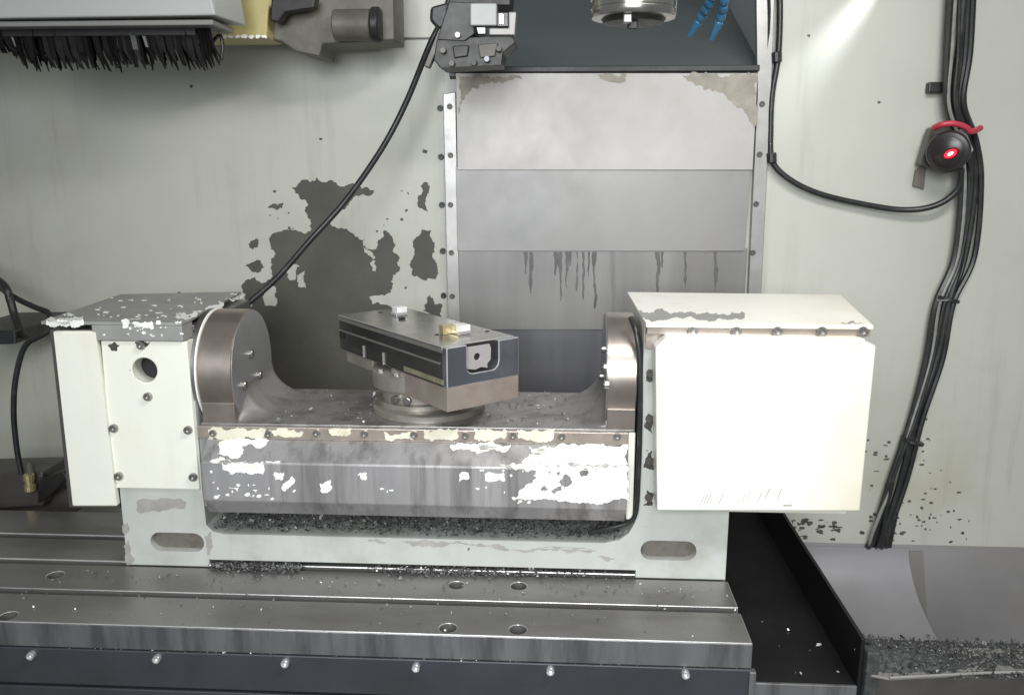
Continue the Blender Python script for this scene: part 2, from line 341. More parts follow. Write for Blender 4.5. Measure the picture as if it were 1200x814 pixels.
# sloping panel below the wall and the floor pan in front of it
lp = top('lower_wall_panel', 'grey sloping sheet panel below the wall at the lower right', None, (0, WY, -.2), kind='structure')
def steep(x, dz): return (x, WY-.002-dz*.28, -.213-dz)
mb = MB(); mb.hexa([steep(.45, .5), steep(1.7, .5), (1.7, WY+.1, -.7), (.45, WY+.1, -.7), steep(.45, 0), steep(1.7, 0), (1.7, WY+.03, -.213), (.45, WY+.03, -.213)])
mb.build('sloping_sheet', 'lower_grey', lp)
n_st = Vector((0, -1, .28)).normalized()
def ast(x, y): return apl(x, y, steep(0, 0), n_st)
mb = MB(); mb.prism([ast(*q) for q in ((1062, 645), (1081, 645), (1087, 745), (1071, 745))], n_st*.004); mb.build('seam_strip', 'strip_dark', lp)
FZ = ast(1070, 716).z
pan = top('floor_pan', 'flat grey floor pan sheet beside the black trough', None, (.7, .3, FZ), kind='structure')
xr = az(1110, 770, FZ).x
x_top = ast(1064, 645).x; V = []; F = []; n_ = 24
for i in range(n_+1):
    a = R(90*i/n_); t = math.sin(a); yy = .609-.30*(1-math.cos(a)); zz = -.218-(-.218-FZ)*t
    xe = x_top+(xr-x_top)*min(1, t*1.0); V += [(.40, yy, zz), (xe, yy, zz), (xe, yy-.004, zz-.006)]
V += [(.40, -.9, FZ), (xr, -.9, FZ), (xr, -.9, FZ-.006)]
for i in range(n_+1): F += [(3*i, 3*i+1, 3*i+4, 3*i+3), (3*i+1, 3*i+2, 3*i+5, 3*i+4)]
MB().add(V, F).build('pan_sheet', 'floor_grey', pan, smooth=True)
g = MB().box((-2.1, -1.2, FZ-.28), (1.7, .62, FZ-.26)).build('machine_floor', 'lower_grey'); g['kind'] = 'structure'; g['label'] = 'dull grey machine floor under everything'

# ================================================================== TELESCOPIC COVER and hood
tc = top('telescopic_cover', 'stainless way cover of overlapping sheets between two screwed rails', 'way cover', (.1, WY, .1))
def leaf(y0, y1, xl, xr_, Y, m, bot=False):
    a = ay(xl, y0, Y); b = ay(xr_[0], y0, Y); c = ay(xr_[1], y1, Y); d = ay(xl+2, y1, Y)
    mb = MB(); mb.prism([a, b, c, d], (0, .003, 0)); return mb.build('sheet_leaf', m, tc, bev=.0008)
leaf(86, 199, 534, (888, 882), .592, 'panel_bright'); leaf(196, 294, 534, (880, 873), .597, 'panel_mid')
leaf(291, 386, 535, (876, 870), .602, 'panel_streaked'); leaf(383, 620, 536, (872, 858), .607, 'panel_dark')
rl = MB().prism([ay(519, 110, .60), ay(534, 108, .60), ay(541, 480, .60), ay(527, 480, .60)], (0, .018, 0)).build('guide_rail', 'rail_steel', tc, bev=.0015)
rr_ = MB().prism([ay(886, -40, .60), ay(909, -40, .60), ay(905, 80, .60), ay(888, 430, .60), ay(873, 430, .60), ay(888, 110, .60)], (0, .018, 0)).build('guide_rail', 'rail_steel', tc, bev=.0015)
sm = screw_mesh(.0062, .004)
for par, pts in ((rl, [(527, 125), (528, 182), (528, 240), (529, 296), (530, 347)]), (rr_, [(893, 122), (890, 181), (886, 239), (882, 296)])):
    screws('screw', sm, 'motor_dark', [ay(x, y, .60) for x, y in pts], par)
bolts = screws('wall_bolt', screw_mesh(.0068, .006, 'wall_bolt'), 'black_rubber', [ay(x, y, WY) for x, y in [(516, 127), (517, 184), (518, 240), (519, 294), (520, 346)]], tc)
mb = MB(); a, b = ay(530, 79, .594), ay(890, 77, .594); mb.box((a.x, .588, a.z-.012), (b.x, .62, a.z+.001)); mb.build('wiper_strip', 'black_rubber', tc, bev=.002)
flakes('grime', [[(536,88),(600,88),(612,93),(570,98),(545,112),(537,135)], [(800,88),(886,86),(884,150),(872,130),(850,112),(815,100)], [(700,88),(735,88),(728,97),(712,95)]], lambda x, y: ay(x, y, .5918), (0, -.0003, 0), 'panel_grime', tc, amp=.3)
for o in [o for o in tc.children if o.name.startswith('grime')]: pass
rnd = random.Random(21); runs = []
for x in (616, 622, 651, 657, 664, 668, 676, 683, 690, 697, 770, 776, 803, 838):
    y1 = 300+rnd.uniform(12, 62); w_ = rnd.uniform(.8, 1.9); runs.append([(x-w_*1.6, 295), (x+w_*1.6, 295), (x+w_, 295+(y1-295)*.6), (x+w_*.5, y1), (x-w_*.5, y1), (x-w_, 295+(y1-295)*.5)])
flakes('drip_stain', runs, lambda x, y: ay(x, y, .6018), (0, -.0003, 0), 'drip_dark', tc, amp=.08)
hood = top('spindle_hood', 'dull blue grey sloped hood opening above the stainless cover', 'hood', (.1, WY, .9))
hz0 = OPZ+.011
MB().hexa([(OPX0, .606, hz0-.006), (OPX1, .606, hz0-.006), (OPX1, 1.2, hz0+.27), (OPX0, 1.2, hz0+.27), (OPX0, .606, hz0), (OPX1, .606, hz0), (OPX1, 1.2, hz0+.277), (OPX0, 1.2, hz0+.277)]).build('sloped_plate', 'hood_grey', hood)
MB().box((OPX1, WY+.013, OPZ-.0), (OPX1+.006, 1.2, 1.6)).build('side_plate', 'hood_side', hood)
MB().box((OPX0-.006, WY+.013, OPZ-.0), (OPX0, 1.2, 1.6)).build('side_plate', 'hood_side', hood)
MB().box((OPX0, 1.2, OPZ), (OPX1, 1.21, 1.6)).build('back_plate', 'hood_grey', hood)

# ================================================================== SPINDLE
sp = top('spindle_nose', 'shiny ringed steel spindle nose hanging at the top edge', 'spindle', (.108, .0, .9))
c = Vector((.1075, 0, .8995))
MB().lathe(c, (0, 0, 1), [(.050, 0), (.0615, .001), (.063, .003), (.063, .011), (.0615, .0115), (.0615, .0135), (.063, .014), (.063, .022), (.0618, .0225), (.0618, .025), (.064, .026), (.066, .05), (.066, .30)], 48).build('spindle_body', 'spindle_steel', sp, smooth=True)
MB().lathe(c+Vector((0, 0, -.006)), (0, 0, 1), [(.030, -.001), (.044, 0), (.048, .0062)], 40).build('tool_holder_rim', 'arm_dark', sp, smooth=True)
MB().box((c.x-.018, -.050, c.z-.012), (c.x-.006, -.034, c.z+.0)).build('drive_key', 'rail_steel', sp, bev=.0015)
MB().box((c.x-.010, -.030, c.z-.018), (c.x+.004, -.016, c.z-.004)).build('drive_key', 'arm_dark', sp, bev=.0015)
# blue segmented coolant hoses
def hose(label, pts):
    t = top('coolant_hose', label, 'coolant hose', ay(*pts[0], .02), group='blue segmented coolant hoses')
    P = [ay(x, y, .02+.01*i) for i, (x, y) in enumerate(pts)]
    for i in range(len(P)-1):
        d = P[i+1]-P[i]; L = d.length
        if i == len(P)-2: MB().lathe(P[i], d, [(.0062, 0), (.0075, .002), (.006, L*.4), (.0042, L), (.0025, L)], 14).build('nozzle_tip', 'blue_plastic', t, smooth=True)
        else: MB().lathe(P[i], d, [(.004, 0), (.0068, .001), (.0078, L*.35), (.0074, L*.7), (.005, L*1.02)], 14).build('hose_segment', 'blue_plastic', t, smooth=True)
hose('blue segmented coolant hose bending left beside the spindle', [(848,-26),(843,-17),(838,-8),(833,0),(829,8),(824,16),(819,25),(807,43)])
hose('blue segmented coolant hose hanging straighter with its tip down', [(852,-24),(850,-14),(849,-4),(848,6),(846,15),(843,25),(833,47)])

# ================================================================== TOOL ARM near the spindle
ta = top('tool_change_arm', 'dark oily tool gripper with white block beside the hood', 'tool gripper', ay(550, 40, .30))
def slab(pts, Y, depth, name, m, par, bev=.002): return MB().prism([ay(x, y, Y) for x, y in pts], (0, depth, 0)).build(name, m, par, bev=bev)
slab([(526,2),(556,3),(556,40),(545,48),(512,46)], .31, .10, 'arm_body', 'arm_grey', ta)
slab([(512,46),(600,40),(604,50),(590,62),(588,76),(516,80),(508,70)], .315, .09, 'gripper_jaw', 'arm_dark', ta)
slab([(526,-20),(600,-20),(598,6),(526,6)], .34, .1, 'arm_shank', 'arm_dark', ta)
slab([(504,8),(526,2),(530,30),(512,34),(503,24)], .32, .05, 'arm_boss', 'black_rubber', ta, .006)
slab([(551,4),(582,4),(582,30),(551,30)], .295, .03, 'finger_block', 'magazine_white', ta)
slab([(582,14),(596,14),(596,32),(582,32)], .302, .03, 'latch_block', 'sensor_black', ta)
slab([(585,16),(590,16),(590,29),(585,29)], .299, .004, 'latch_pin', 'bright_steel', ta, .001)
slab([(596,14),(605,14),(603,41),(573,41),(573,33),(596,33)], .300, .03, 'angle_bracket', 'panel_bright', ta)
slab([(558,32),(569,32),(569,40),(560,40)], .303, .02, 'small_pad', 'rail_steel', ta, .001)
slab([(497,78),(503,80),(534,10),(526,6)], .33, .02, 'side_bar', 'motor_dark', ta)
for i, (x, y, m) in enumerate([(530, 75, 'motor_dark'), (556, 74, 'arm_grey'), (571, 70, 'panel_dark'), (537, 42, 'rail_steel'), (585, 58, 'arm_grey'), (520, 60, 'motor_dark')]):
    MB().cyl(ay(x, y, .312), (0, -1, 0), .006, .005, .012, 10).build('jaw_pin', m, ta)
slab([(560,52),(584,50),(580,66),(562,68)], .309, .02, 'jaw_insert', 'grimy_grey', ta)
slab([(530,54),(550,53),(548,66),(532,68)], .309, .02, 'jaw_insert', 'arm_dark', ta)

# ================================================================== TOOL MAGAZINE GUARD with brush
mg = top('magazine_guard', 'white magazine guard with a black brush strip under it', 'machine guard', ay(130, 10, .25))
a = ay(-60, 24, .22); b = ay(252, 18, .22)
MB().hexa([(a.x-.5, .22, a.z), (b.x, .22, b.z), (b.x+.012, .34, b.z), (a.x-.5, .34, a.z), (a.x-.5, .22, a.z+.3), (b.x-.05, .22, a.z+.3), (b.x-.02, .34, a.z+.3), (a.x-.5, .34, a.z+.3)]).build('guard_box', 'magazine_white', mg, bev=.003)
MB().box((a.x-.5, .232, a.z-.010), (b.x-.01, .335, a.z-.0005)).build('lower_lip', 'magazine_lip', mg, bev=.002)
brush = MB().box((a.x-.2, .265, a.z-.022), (ay(232, 30, .28).x, .315, a.z-.0105)).build('brush_holder', 'black_rubber', mg)
rnd = random.Random(8)
for i in range(150):
    px = -12 + (i % 75)*3.44 + rnd.uniform(-2, 2); Yb = .268 if i < 75 else .30
    p = ay(px, 33, Yb); L = rnd.uniform(.055, .078) if px > 12 else .045+.001*max(0, px); lean = rnd.uniform(.008, .028); wd = rnd.uniform(.0028, .0058)
    t1 = p+Vector((lean*.45, rnd.uniform(-.006, .004), -L*.6)); t2 = p+Vector((lean, rnd.uniform(-.01, .006), -L)); tw = rnd.uniform(-.5, .5)
    e = Vector((math.cos(tw), math.sin(tw), 0)); f = Vector((0, .0016, 0)); p.z += .012
    MB().add([p-e*wd, p+e*wd, t1+e*wd, t1-e*wd, t2+e*wd*.15, t2-e*wd*.35, p-e*wd+f, p+e*wd+f, t1+e*wd+f, t1-e*wd+f, t2+e*wd*.15+f, t2-e*wd*.35+f],
        [(0, 1, 2, 3), (3, 2, 4, 5), (7, 6, 9, 8), (8, 9, 11, 10), (0, 3, 9, 6), (1, 7, 8, 2), (3, 5, 11, 9), (2, 8, 10, 4), (4, 10, 11, 5)]).build('bristle_strip', 'bristle_gloss' if rnd.random() < .22 else 'bristle_black', brush)
# yellow casting and grey guard beyond
yb = top('magazine_bracket', 'chipped yellow casting with a grimy grey guard and motor', 'machine bracket', ay(290, 30, .42))
slab([(200,-30),(360,-30),(360,6),(315,8),(312,45),(200,46)], .40, .10, 'yellow_casting', 'yellow_paint', yb, .004)
slab([(312,8),(460,-30),(462,47),(378,52),(374,66),(345,60),(328,48),(311,44)], .44, .12, 'grey_guard', 'grimy_grey', yb, .003)
slab([(318,-4),(370,-4),(368,9),(334,14),(326,26),(316,24)], .39, .03, 'oily_clamp', 'arm_dark', yb, .003)
MB().cyl(ay(392, 30, .42), (1, 0, 0), .030, .030, .075, 28).build('motor_body', 'grimy_grey', yb, bev=.003, smooth=True)
MB().cyl(ay(392, 30, .42)+Vector((.075, 0, 0)), (1, 0, 0), .034, .034, .018, 28).build('motor_cap', 'black_rubber', yb, bev=.004, smooth=True)
rnd = random.Random(4); mb = MB()
for i in range(9):
    x = 246+i*8; mb.prism([ay(*q, .396) for q in jag(blob(x, 43, 4, 2.5, i, 6), i, .2, 1.2)], (0, .002, 0))
o = mb.build('chipped_edge', 'flake_white', yb); o['kind'] = 'stuff'
th = top('thin_hose', 'short thin black hose dangling right of the brush', 'hose', ay(258, 40, .3))
MB().tube([ay(228, 26, .34), ay(238, 42, .34), ay(246, 55, .33), ay(251, 47, .32), ay(258, 42, .32), ay(261, 55, .32), ay(259, 73, .32)], .0035, 8).build('hose_tube', 'cable_black', th, smooth=True)

# ================================================================== T-SLOT TABLE
tb = top('machine_table', 'grey steel T-slot machine table carrying the trunnion unit', 'machine table', (-.3, 0, -.06))
TX0, TX1 = -1.7, .2925
edges = [(-.196, -.1105), (-.0925, -.006), (.012, .097), (.115, .222)]
holes_px = [(525, 735), (607, 737), (10, 721), (535, 685), (608, 686), (65, 673)]
hp = [az(x, y, 0) for x, y in holes_px]
for y0, y1 in edges:
    hs = [xy(circ(p.x, p.y, .0135, 22), 0) for p in hp if y0+.012 < p.y < y1-.012]
    MB().prism(xy([(TX0, y0), (TX1, y0), (TX1, y1), (TX0, y1)], 0), (0, 0, -.022), hs).build('table_rib', 'table_steel', tb, bev=.0020, edge='edge_bright')
    for p in hp:
        if y0 < p.y < y1: print('hole', p.y, y0, y1)
MB().box((TX0, -.193, -.060), (TX1-.002, .219, -.0225)).build('table_body', 'table_face', tb, bev=.0015)
MB().box((TX0, -.1965, -.041), (TX1+.0005, -.1932, -.0015)).build('front_face', 'table_face', tb, bev=.001)
MB().box((TX0, -.190, -.16), (.288, .16, -.0605)).build('table_saddle', 'apron_steel', tb)
ap = MB().box((TX0, -.1985, -.104), (.2955, -.1905, -.0425)).build('front_apron', 'apron_steel', tb, bev=.0015)
MB().box((TX0, -.2, -.16), (.2955, -.1912, -.108)).build('lower_apron', 'apron_steel', tb, bev=.0015)
MB().box((.2895, -.203, -.16), (.2995, -.1908, -.0435)).build('apron_end_strip', 'table_face', tb, bev=.001)
ms = screw_mesh(.0064, .008)
screws('screw', ms, 'bright_steel', [ay(x, y, -.1985) for x, y in [(38, 766), (185, 770), (335, 775), (488, 780), (645, 784), (803, 788)]], ap)

# ================================================================== TRUNNION UNIT
tr = top('trunnion_unit', 'worn cream and steel two-axis trunnion rotary unit on the table', 'rotary table', (-.2, .1, 0))
notch = [(.139, .41), (.139, .13)] + [(.134, .100), (.124, .080), (.108, .067), (.085, .062)] + [(-.575, .062), (-.593, .066), (-.604, .078), (-.606, .14), (-.606, .30), (-.752, .30), (-.752, 0), (-.604, 0), (-.604, .0135), (.138, .0135), (.138, 0), (.2895, 0), (.2895, .41)]
base = MB().prism(xz(notch, 0), (0, .30, 0), [xz(obround(-.6585, .0445, .048, .0175), 0), xz(obround(.192, .0505, .047, .0178), 0)]).build('base_casting', 'casting_paint', tr, bev=.003)
MB().box((-.72, .016, .02), (-.61, .05, .07)).build('slot_floor', 'slot_dirt', base); MB().box((.14, .016, .02), (.25, .05, .075)).build('slot_floor', 'slot_dirt', base)
flakes('bare_patch', [[(160,588),(217,587),(217,596),(160,598)], [(145,640),(150,632),(152,648),(158,655),(150,662),(148,660)], [(143,616),(149,612),(151,622),(146,626)], [(240,628),(247,622),(250,640),(244,650)],
        [(470,634),(560,637),(640,641),(700,644),(690,647),(600,644),(520,640)], [(430,633),(455,633),(450,637)], [(700,652),(722,654),(712,658)]],
        lambda x, y: ay(x, y, -.0002), (0, -.0004, 0), 'worn_paint', base, amp=.16)
# left gear housing
gh = MB().prism(yz([(.032, .14), (.30, .14), (.30, .425), (.032, .425)], -.765), (.153, 0, 0)).build('gear_housing', 'bare_steel', tr, bev=.003)
fp = MB().prism(xz([(-.7605, .1445), (-.6085, .1445), (-.6095, .4035), (-.7555, .4035)], -.005), (0, .034, 0), [xz(circ(-.6855, .354, .0212, 28), -.005)]).build('front_plate', 'cream_paint', gh, bev=.002)
MB().cyl((-.6855, .0285, .354), (0, -1, 0), .0215, .0215, .001, 24).build('sight_hole', 'hole_black', gh)
screws('screw', screw_mesh(.0072, .007), 'bolt_steel', [ay(x, y, -.005) for x, y in [(174, 464), (134, 501), (221, 503), (140, 557), (227, 558), (166, 404)]], gh)
MB().lathe((-.6135, .10, .338), (1, 0, 0), [(.1025, 0), (.1025, .0105)], 64).build('bearing_boss', 'bare_steel', gh, smooth=True)
MB().lathe((-.6025, .10, .338), (1, 0, 0), [(.1035, 0), (.1035, .0022), (.1020, .003)], 64).build('bearing_ring', 'flake_white', gh, smooth=True)
mc = MB().prism([ay(62, 388, -.012), ay(112, 388, -.012), ay(137, 593, -.012), ay(85, 593, -.012)], (0, .012, 0)).build('motor_cover', 'cream_paint', tr, bev=.0025)
MB().prism([ay(58, 386, 0.001), ay(117, 386, 0.001), ay(141, 596, 0.001), ay(81, 595, 0.001)], (0, .28, 0)).build('motor_housing', 'motor_dark', tr, bev=.002)
LT = .4365
lt = MB().prism([(-.850, -.012, LT), (-.612, -.012, LT), (-.612, .02, LT), (-.640, .33, LT), (-.868, .285, LT)], (0, 0, -.005)).build('top_lid', 'lid_grey', tr, bev=.0015)
MB().box((-.765, -.0115, .405), (-.613, .03, .4312)).build('lid_lip', 'lid_grey', lt, bev=.0015)
fz = lambda x, y: az(x, y, LT+.0002)
flakes('paint_flake', [[(55,374),(60,371),(98,370),(97,374),(58,377)], [(205,371),(215,366),(232,365),(228,372),(210,374)], [(240,362),(262,354),(262,358),(245,366)], [(268,350),(288,344),(284,349),(272,353)], [(196,352),(200,350),(200,354)], [(120,366),(128,365),(126,368)], [(230,351),(236,350),(236,353)], [(150,374),(165,373),(160,375)]], fz, (0, 0, .0006), 'flake_white', lt)
fy = lambda x, y: ay(x, y, -.0119)
flakes('paint_flake', [[(142,376),(150,374),(151,384),(144,384)], [(155,378),(178,376),(180,385),(165,387)], [(183,376),(188,375),(188,380),(184,380)], [(205,376),(214,375),(212,379),(206,379)], [(148,391),(152,390),(152,394)]], fy, (0, -.0006, 0), 'flake_white', lt)
flakes('paint_flake', [[(54,374),(97,373),(98,381),(88,384),(60,383),(54,380)]], lambda x, y: ay(x, y, -.0125), (0, -.0006, 0), 'flake_white', lt)
flakes('grime', [[(126,404),(135,400),(140,405),(137,411),(130,410)], [(158,401),(176,400),(172,406),(162,406)]], lambda x, y: ay(x, y, -.0052), (0, -.0004, 0), 'dirt', gh)
rnd = random.Random(31); small = []
for i in range(46):
    t = rnd.random()
    x, y = (rnd.uniform(60, 225), rnd.gauss(370, 2.2)) if t < .4 else ((rnd.uniform(226, 284), 0) if t < .75 else (rnd.uniform(110, 260), rnd.uniform(348, 368)))
    if y == 0: y = 371-(x-226)*.5-abs(rnd.gauss(0, 2))
    if y < 344 or y > 373.5 or y < 374-(x-55)*.36 or x > 222+(372-y)*2: continue
    small.append(blob(x, y, rnd.uniform(.8, 4.2), rnd.uniform(.4, 1.3), 50+i, 7))
flakes('paint_flake', small, fz, (0, 0, .0006), 'flake_white', lt, amp=.15)
small = [blob(rnd.uniform(120, 222), rnd.uniform(377, 396), rnd.uniform(.8, 3), rnd.uniform(.7, 2.2), 90+i, 7) for i in range(14)]
flakes('paint_flake', small, fy, (0, -.0006, 0), 'flake_white', lt, amp=.15)
# tilting cradle
CR0, CR1 = -.605, .131
prof = [(0, .2575), (0, .2365), (-.006, .2345), (-.036, .208), (-.038, .205), (-.038, .139), (-.034, .134), (-.018, .110), (.06, .095), (.19, .12), (.232, .18), (.232, .2575)]
core = [(.0005, .2575), (.0005, .112), (.06, .095), (.19, .12), (.232, .18), (.232, .2575)]
cr = MB().prism(yz(core, CR0), (CR1-.012-CR0, 0, 0)).build('tilting_cradle', 'cradle_steel', tr, bev=.002)
fcov = [(0, .2368), (-.006, .2345), (-.036, .208), (-.038, .205), (-.038, .139), (-.034, .134), (-.018, .110), (0, .107)]
MB().prism(yz(fcov, -.588), (.703, 0, 0)).build('front_cover', 'cradle_steel', cr, bev=.0025)
MB().prism(yz([(.0008, .2572), (.0008, .105), (.06, .09), (.19, .115), (.231, .18), (.231, .2572)], CR1-.012), (.0115, 0, 0)).build('end_plate', 'cream_paint', cr, bev=.002)
# floor and the swept fillets that carry the cheeks
MB().box((-.60, .003, .2576), (.128, .231, .2618)).build('cradle_floor', 'cradle_top', cr, bev=.0008)
CYc, CZc, CRr = .097, .339, .101
for x0, sgn in ((-.5405, 1), (.0825, -1)):
    V = []; F = []; ny, nx = 26, 10
    for i in range(ny):
        y = .018+(.2305-.018)*i/(ny-1); d = abs(y-CYc-.006)
        top_z = CZc-.012 if d < .095 else CZc-.012-(d-.095)*2.0
        top_z = max(.264, min(top_z, .264+max(0, y-.016)*1.4, .264+max(0, .2312-y)*2.6)); ht = top_z-.2619; wx = .012+ht*1.05
        for k in range(nx):
            a = R(90*k/(nx-1)); V.append((x0+sgn*wx*(1-math.cos(a)), y, .2619+ht*(1-math.sin(a))))
        V.append((x0-sgn*.03, y, .2619)); V.append((x0-sgn*.03, y, top_z))
    m_ = nx+2
    for i in range(ny-1):
        for k in range(m_): F.append((i*m_+k, i*m_+(k+1) % m_, (i+1)*m_+(k+1) % m_, (i+1)*m_+k))
    F += [tuple(range(m_)), tuple(range((ny-1)*m_, ny*m_))]
    MB().add(V, F).build('corner_fillet', 'cradle_top', cr, smooth=True)
for x0, x1, f in ((-.5975, -.540, 1), (.082, .130, -1)):
    Rr = CRr
    ck = MB().lathe((x0, CYc, CZc), (1, 0, 0), [(Rr-.001, 0), (Rr, .001), (Rr, x1-x0-.0015), (Rr-.0015, x1-x0)], 72).build('cheek_flange', 'cheek_rim', cr, smooth=True)
    MB().box((x0+.001, .0032, .2576), (x1-.0006, .055, .297)).build('cheek_foot', 'cheek_rim', cr, bev=.001)
    fx = x1 if f > 0 else x0
    MB().lathe((fx, CYc, CZc), (f, 0, 0), [(Rr-.002, -.001), (Rr-.002, .0008)], 72).build('flange_face', 'cheek_face', ck, smooth=True)
    me = screw_mesh(.0075, .006)
    for q in [(293, 414), (303, 439), (285, 451), (303, 455), (291, 465), (313, 458), (297, 472)] if f > 0 else [(709, 408), (711, 430), (706, 440), (712, 450), (707, 460), (703, 470)]:
        r = ray(*q); p = CAM+r*((fx+.0008*f-CAM.x)/r.x)
        if f < 0: p.x = fx-.0008
        o = link('flange_screw', me, 'bolt_steel', ck); o.location = p; o.rotation_euler = (0, 0, R(90*f))
strip = MB().box((CR0, -.0028, .2372), (CR1-.0125, -.0002, .2578)).build('front_strip', 'tan_steel', cr, bev=.0008)
def fs_(x, y): return ay(x, y, -.003)
flakes('paint_flake', [[(244,503),(275,502),(290,505),(312,503),(310,512),(250,513),(243,516)], [(318,504),(345,503),(356,506),(350,512),(322,511)], [(385,503),(412,502),(408,510),(388,509)], [(450,506),(484,505),(485,515),(452,515)], [(496,503),(537,502),(536,514),(498,514)], [(555,503),(592,502),(592,514),(556,514)], [(606,503),(652,502),(648,514),(607,513)]], fs_, (0, -.0005, 0), 'flake_cream', strip)
screws('strip_screw', screw_mesh(.0062, .005), 'bolt_steel', [fs_(x, y) for x, y in [(250, 507), (315, 508), (371, 507), (427, 508), (485, 509), (545, 510), (601, 510), (658, 511), (723, 511)]], strip)
z6 = lambda pts: [(220+x/2.326, 330+y/2.326) for x, y in pts]; z7 = lambda pts: [(560+x/2.327, 330+y/2.327) for x, y in pts]
fa = lambda x, y: ay(x, y, -.0381)
nch = Vector((0, -.0265, .030)).normalized(); fc = lambda x, y: apl(x, y, (0, -.006+nch.y*.0004, .2345+nch.z*.0004), nch)
flakes('paint_flake', [z6([(90,492),(205,487),(205,525),(150,520),(120,525),(95,510)]), z6([(235,520),(262,520),(258,540),(240,540)]), z6([(255,560),(285,530),(292,545),(262,570)]), z6([(362,570),(360,550),(390,540),(394,562),(378,575)]), z6([(468,520),(488,520),(486,540),(472,536)]), z6([(740,545),(740,525),(765,520),(765,538)]), z6([(810,540),(810,522),(860,518),(862,545),(830,545)]), z6([(112,560),(140,560),(136,571)]), z6([(178,566),(190,566),(186,576)]), z6([(60,488),(160,487),(150,494),(80,494)]), z6([(210,488),(256,489),(250,494)])],
       fa, (0, -.0006, 0), 'flake_white', cr)
fr = flakes('paint_flake', [z7([(408,502),(410,595),(300,600),(100,592),(128,560),(150,545),(160,515),(120,508),(60,505),(300,500)])], fa, (0, -.0006, 0), 'flake_white', cr,
       holes=[z7(h) for h in ([(170,565),(182,555),(192,566),(180,574)], [(200,572),(215,560),(228,556),(226,570),(208,580)], [(222,545),(235,525),(250,530),(258,545),(240,560),(228,556)], [(275,515),(298,508),(300,525),(282,532)], [(180,515),(200,512),(196,524)], [(215,520),(225,518),(222,530)])])
flakes('paint_flake', [z7([(330,443),(408,443),(408,499),(300,498),(180,500),(120,492),(140,470),(180,450)]), z7([(0,445),(90,444),(80,460),(10,468)]), z6([(715,447),(850,444),(846,462),(810,458),(790,470),(760,456),(722,462)]), z6([(930,450),(977,446),(977,478),(945,474)]), z6([(80,470),(85,440),(105,430),(222,433),(215,440),(150,447),(150,468),(120,482)]), z6([(852,498),(977,496),(977,502),(870,503)])], fc, nch*.0006, 'flake_white', cr)
rnd = random.Random(41); small = []
for i in range(70):
    cx_, cy_, sx_, sy_ = rnd.choice([(288, 548, 26, 10), (660, 568, 42, 12), (610, 585, 14, 5), (585, 556, 16, 6), (380, 570, 40, 10), (270, 575, 18, 6)])
    x, y = rnd.gauss(cx_, sx_), rnd.gauss(cy_, sy_)
    if 246 < x < 730 and 548 < y < 589: small.append(blob(x, y, rnd.uniform(.7, 3.4), rnd.uniform(.6, 2.2), 200+i, 7))
flakes('paint_flake', small, lambda x, y: ay(x, y, -.03805), (0, -.0006, 0), 'flake_white', cr, amp=.15)
# rotary plate
rp = MB().lathe((-.228, .117, .2622), (0, 0, 1), [(.100, 0), (.100, .010), (.098, .0115), (.090, .0125), (.0895, .012)], 64).build('rotary_plate', 'pedestal_steel', tr, smooth=True)
# right housing, cover and lid
rh = MB().box((.1395, .002, .1215), (.482, .315, .4345)).build('end_housing', 'cream_paint', tr, bev=.003)
CY = -.05
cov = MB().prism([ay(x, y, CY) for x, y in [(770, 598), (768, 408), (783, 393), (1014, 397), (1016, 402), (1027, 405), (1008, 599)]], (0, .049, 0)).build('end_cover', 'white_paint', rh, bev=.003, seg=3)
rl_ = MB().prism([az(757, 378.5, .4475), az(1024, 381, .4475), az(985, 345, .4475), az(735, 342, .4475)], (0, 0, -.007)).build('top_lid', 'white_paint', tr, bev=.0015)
a = ay(757, 385, -.03); b = ay(1024, 387, -.03)
MB().box((a.x+.002, -.028, .4285), (b.x-.004, .0, .4404)).build('lid_lip', 'tan_steel', rl_, bev=.001)
MB().box((a.x+.002, -.0055, .40), (b.x-.012, .0015, .4284)).build('upper_band', 'tan_steel', rl_, bev=.001)
screws('lid_screw', screw_mesh(.0085, .008), 'bolt_steel', [ay(x, y, -.028) for x, y in [(811, 388), (862, 388), (910, 388), (962, 388), (1010, 388)]], rl_)
flakes('bare_patch', [[(747,364),(772,362),(795,366),(834,368),(873,367),(872,373),(830,376),(757,374)], [(985,378),(1000,376),(1010,379)]], lambda x, y: az(x, y, .4476), (0, 0, .0004), 'lid_grey', rl_)
screws('side_screw', screw_mesh(.0065, .006), 'motor_dark', [ay(x, y, .0) for x, y in [(762, 437), (761, 490), (761, 539), (760, 582)]], rh)
flakes('grime', [[(756,446),(760,432),(766,445)], [(755,500),(759,484),(767,492),(765,508)], [(755,548),(764,528),(767,550)], [(754,592),(758,574),(767,578),(764,592)], [(757,388),(772,386),(766,396),(759,402)]], lambda x, y: ay(x, y, -.0003), (0, -.0004, 0), 'dirt', rh)
mb = MB(); rnd = random.Random(12)
for x, y in [(824,585),(828,584),(832,583),(836,582),(869,582),(873,581),(878,580),(900,577),(914,578),(846,583),(891,582)]:
    mb.prism([ay(*q, CY-.0001) for q in ((x-4, y+7), (x-3.2, y+7), (x+2+rnd.uniform(-1, 1), y-5), (x+1.2, y-5))], (0, -.0002, 0))
mb.prism([ay(*q, CY-.0001) for q in ((918, 591), (928, 590.5), (928, 592.5), (918, 593))], (0, -.0002, 0))
o = mb.build('pen_scratch', 'scratch_grey', cov); o['kind'] = 'stuff'

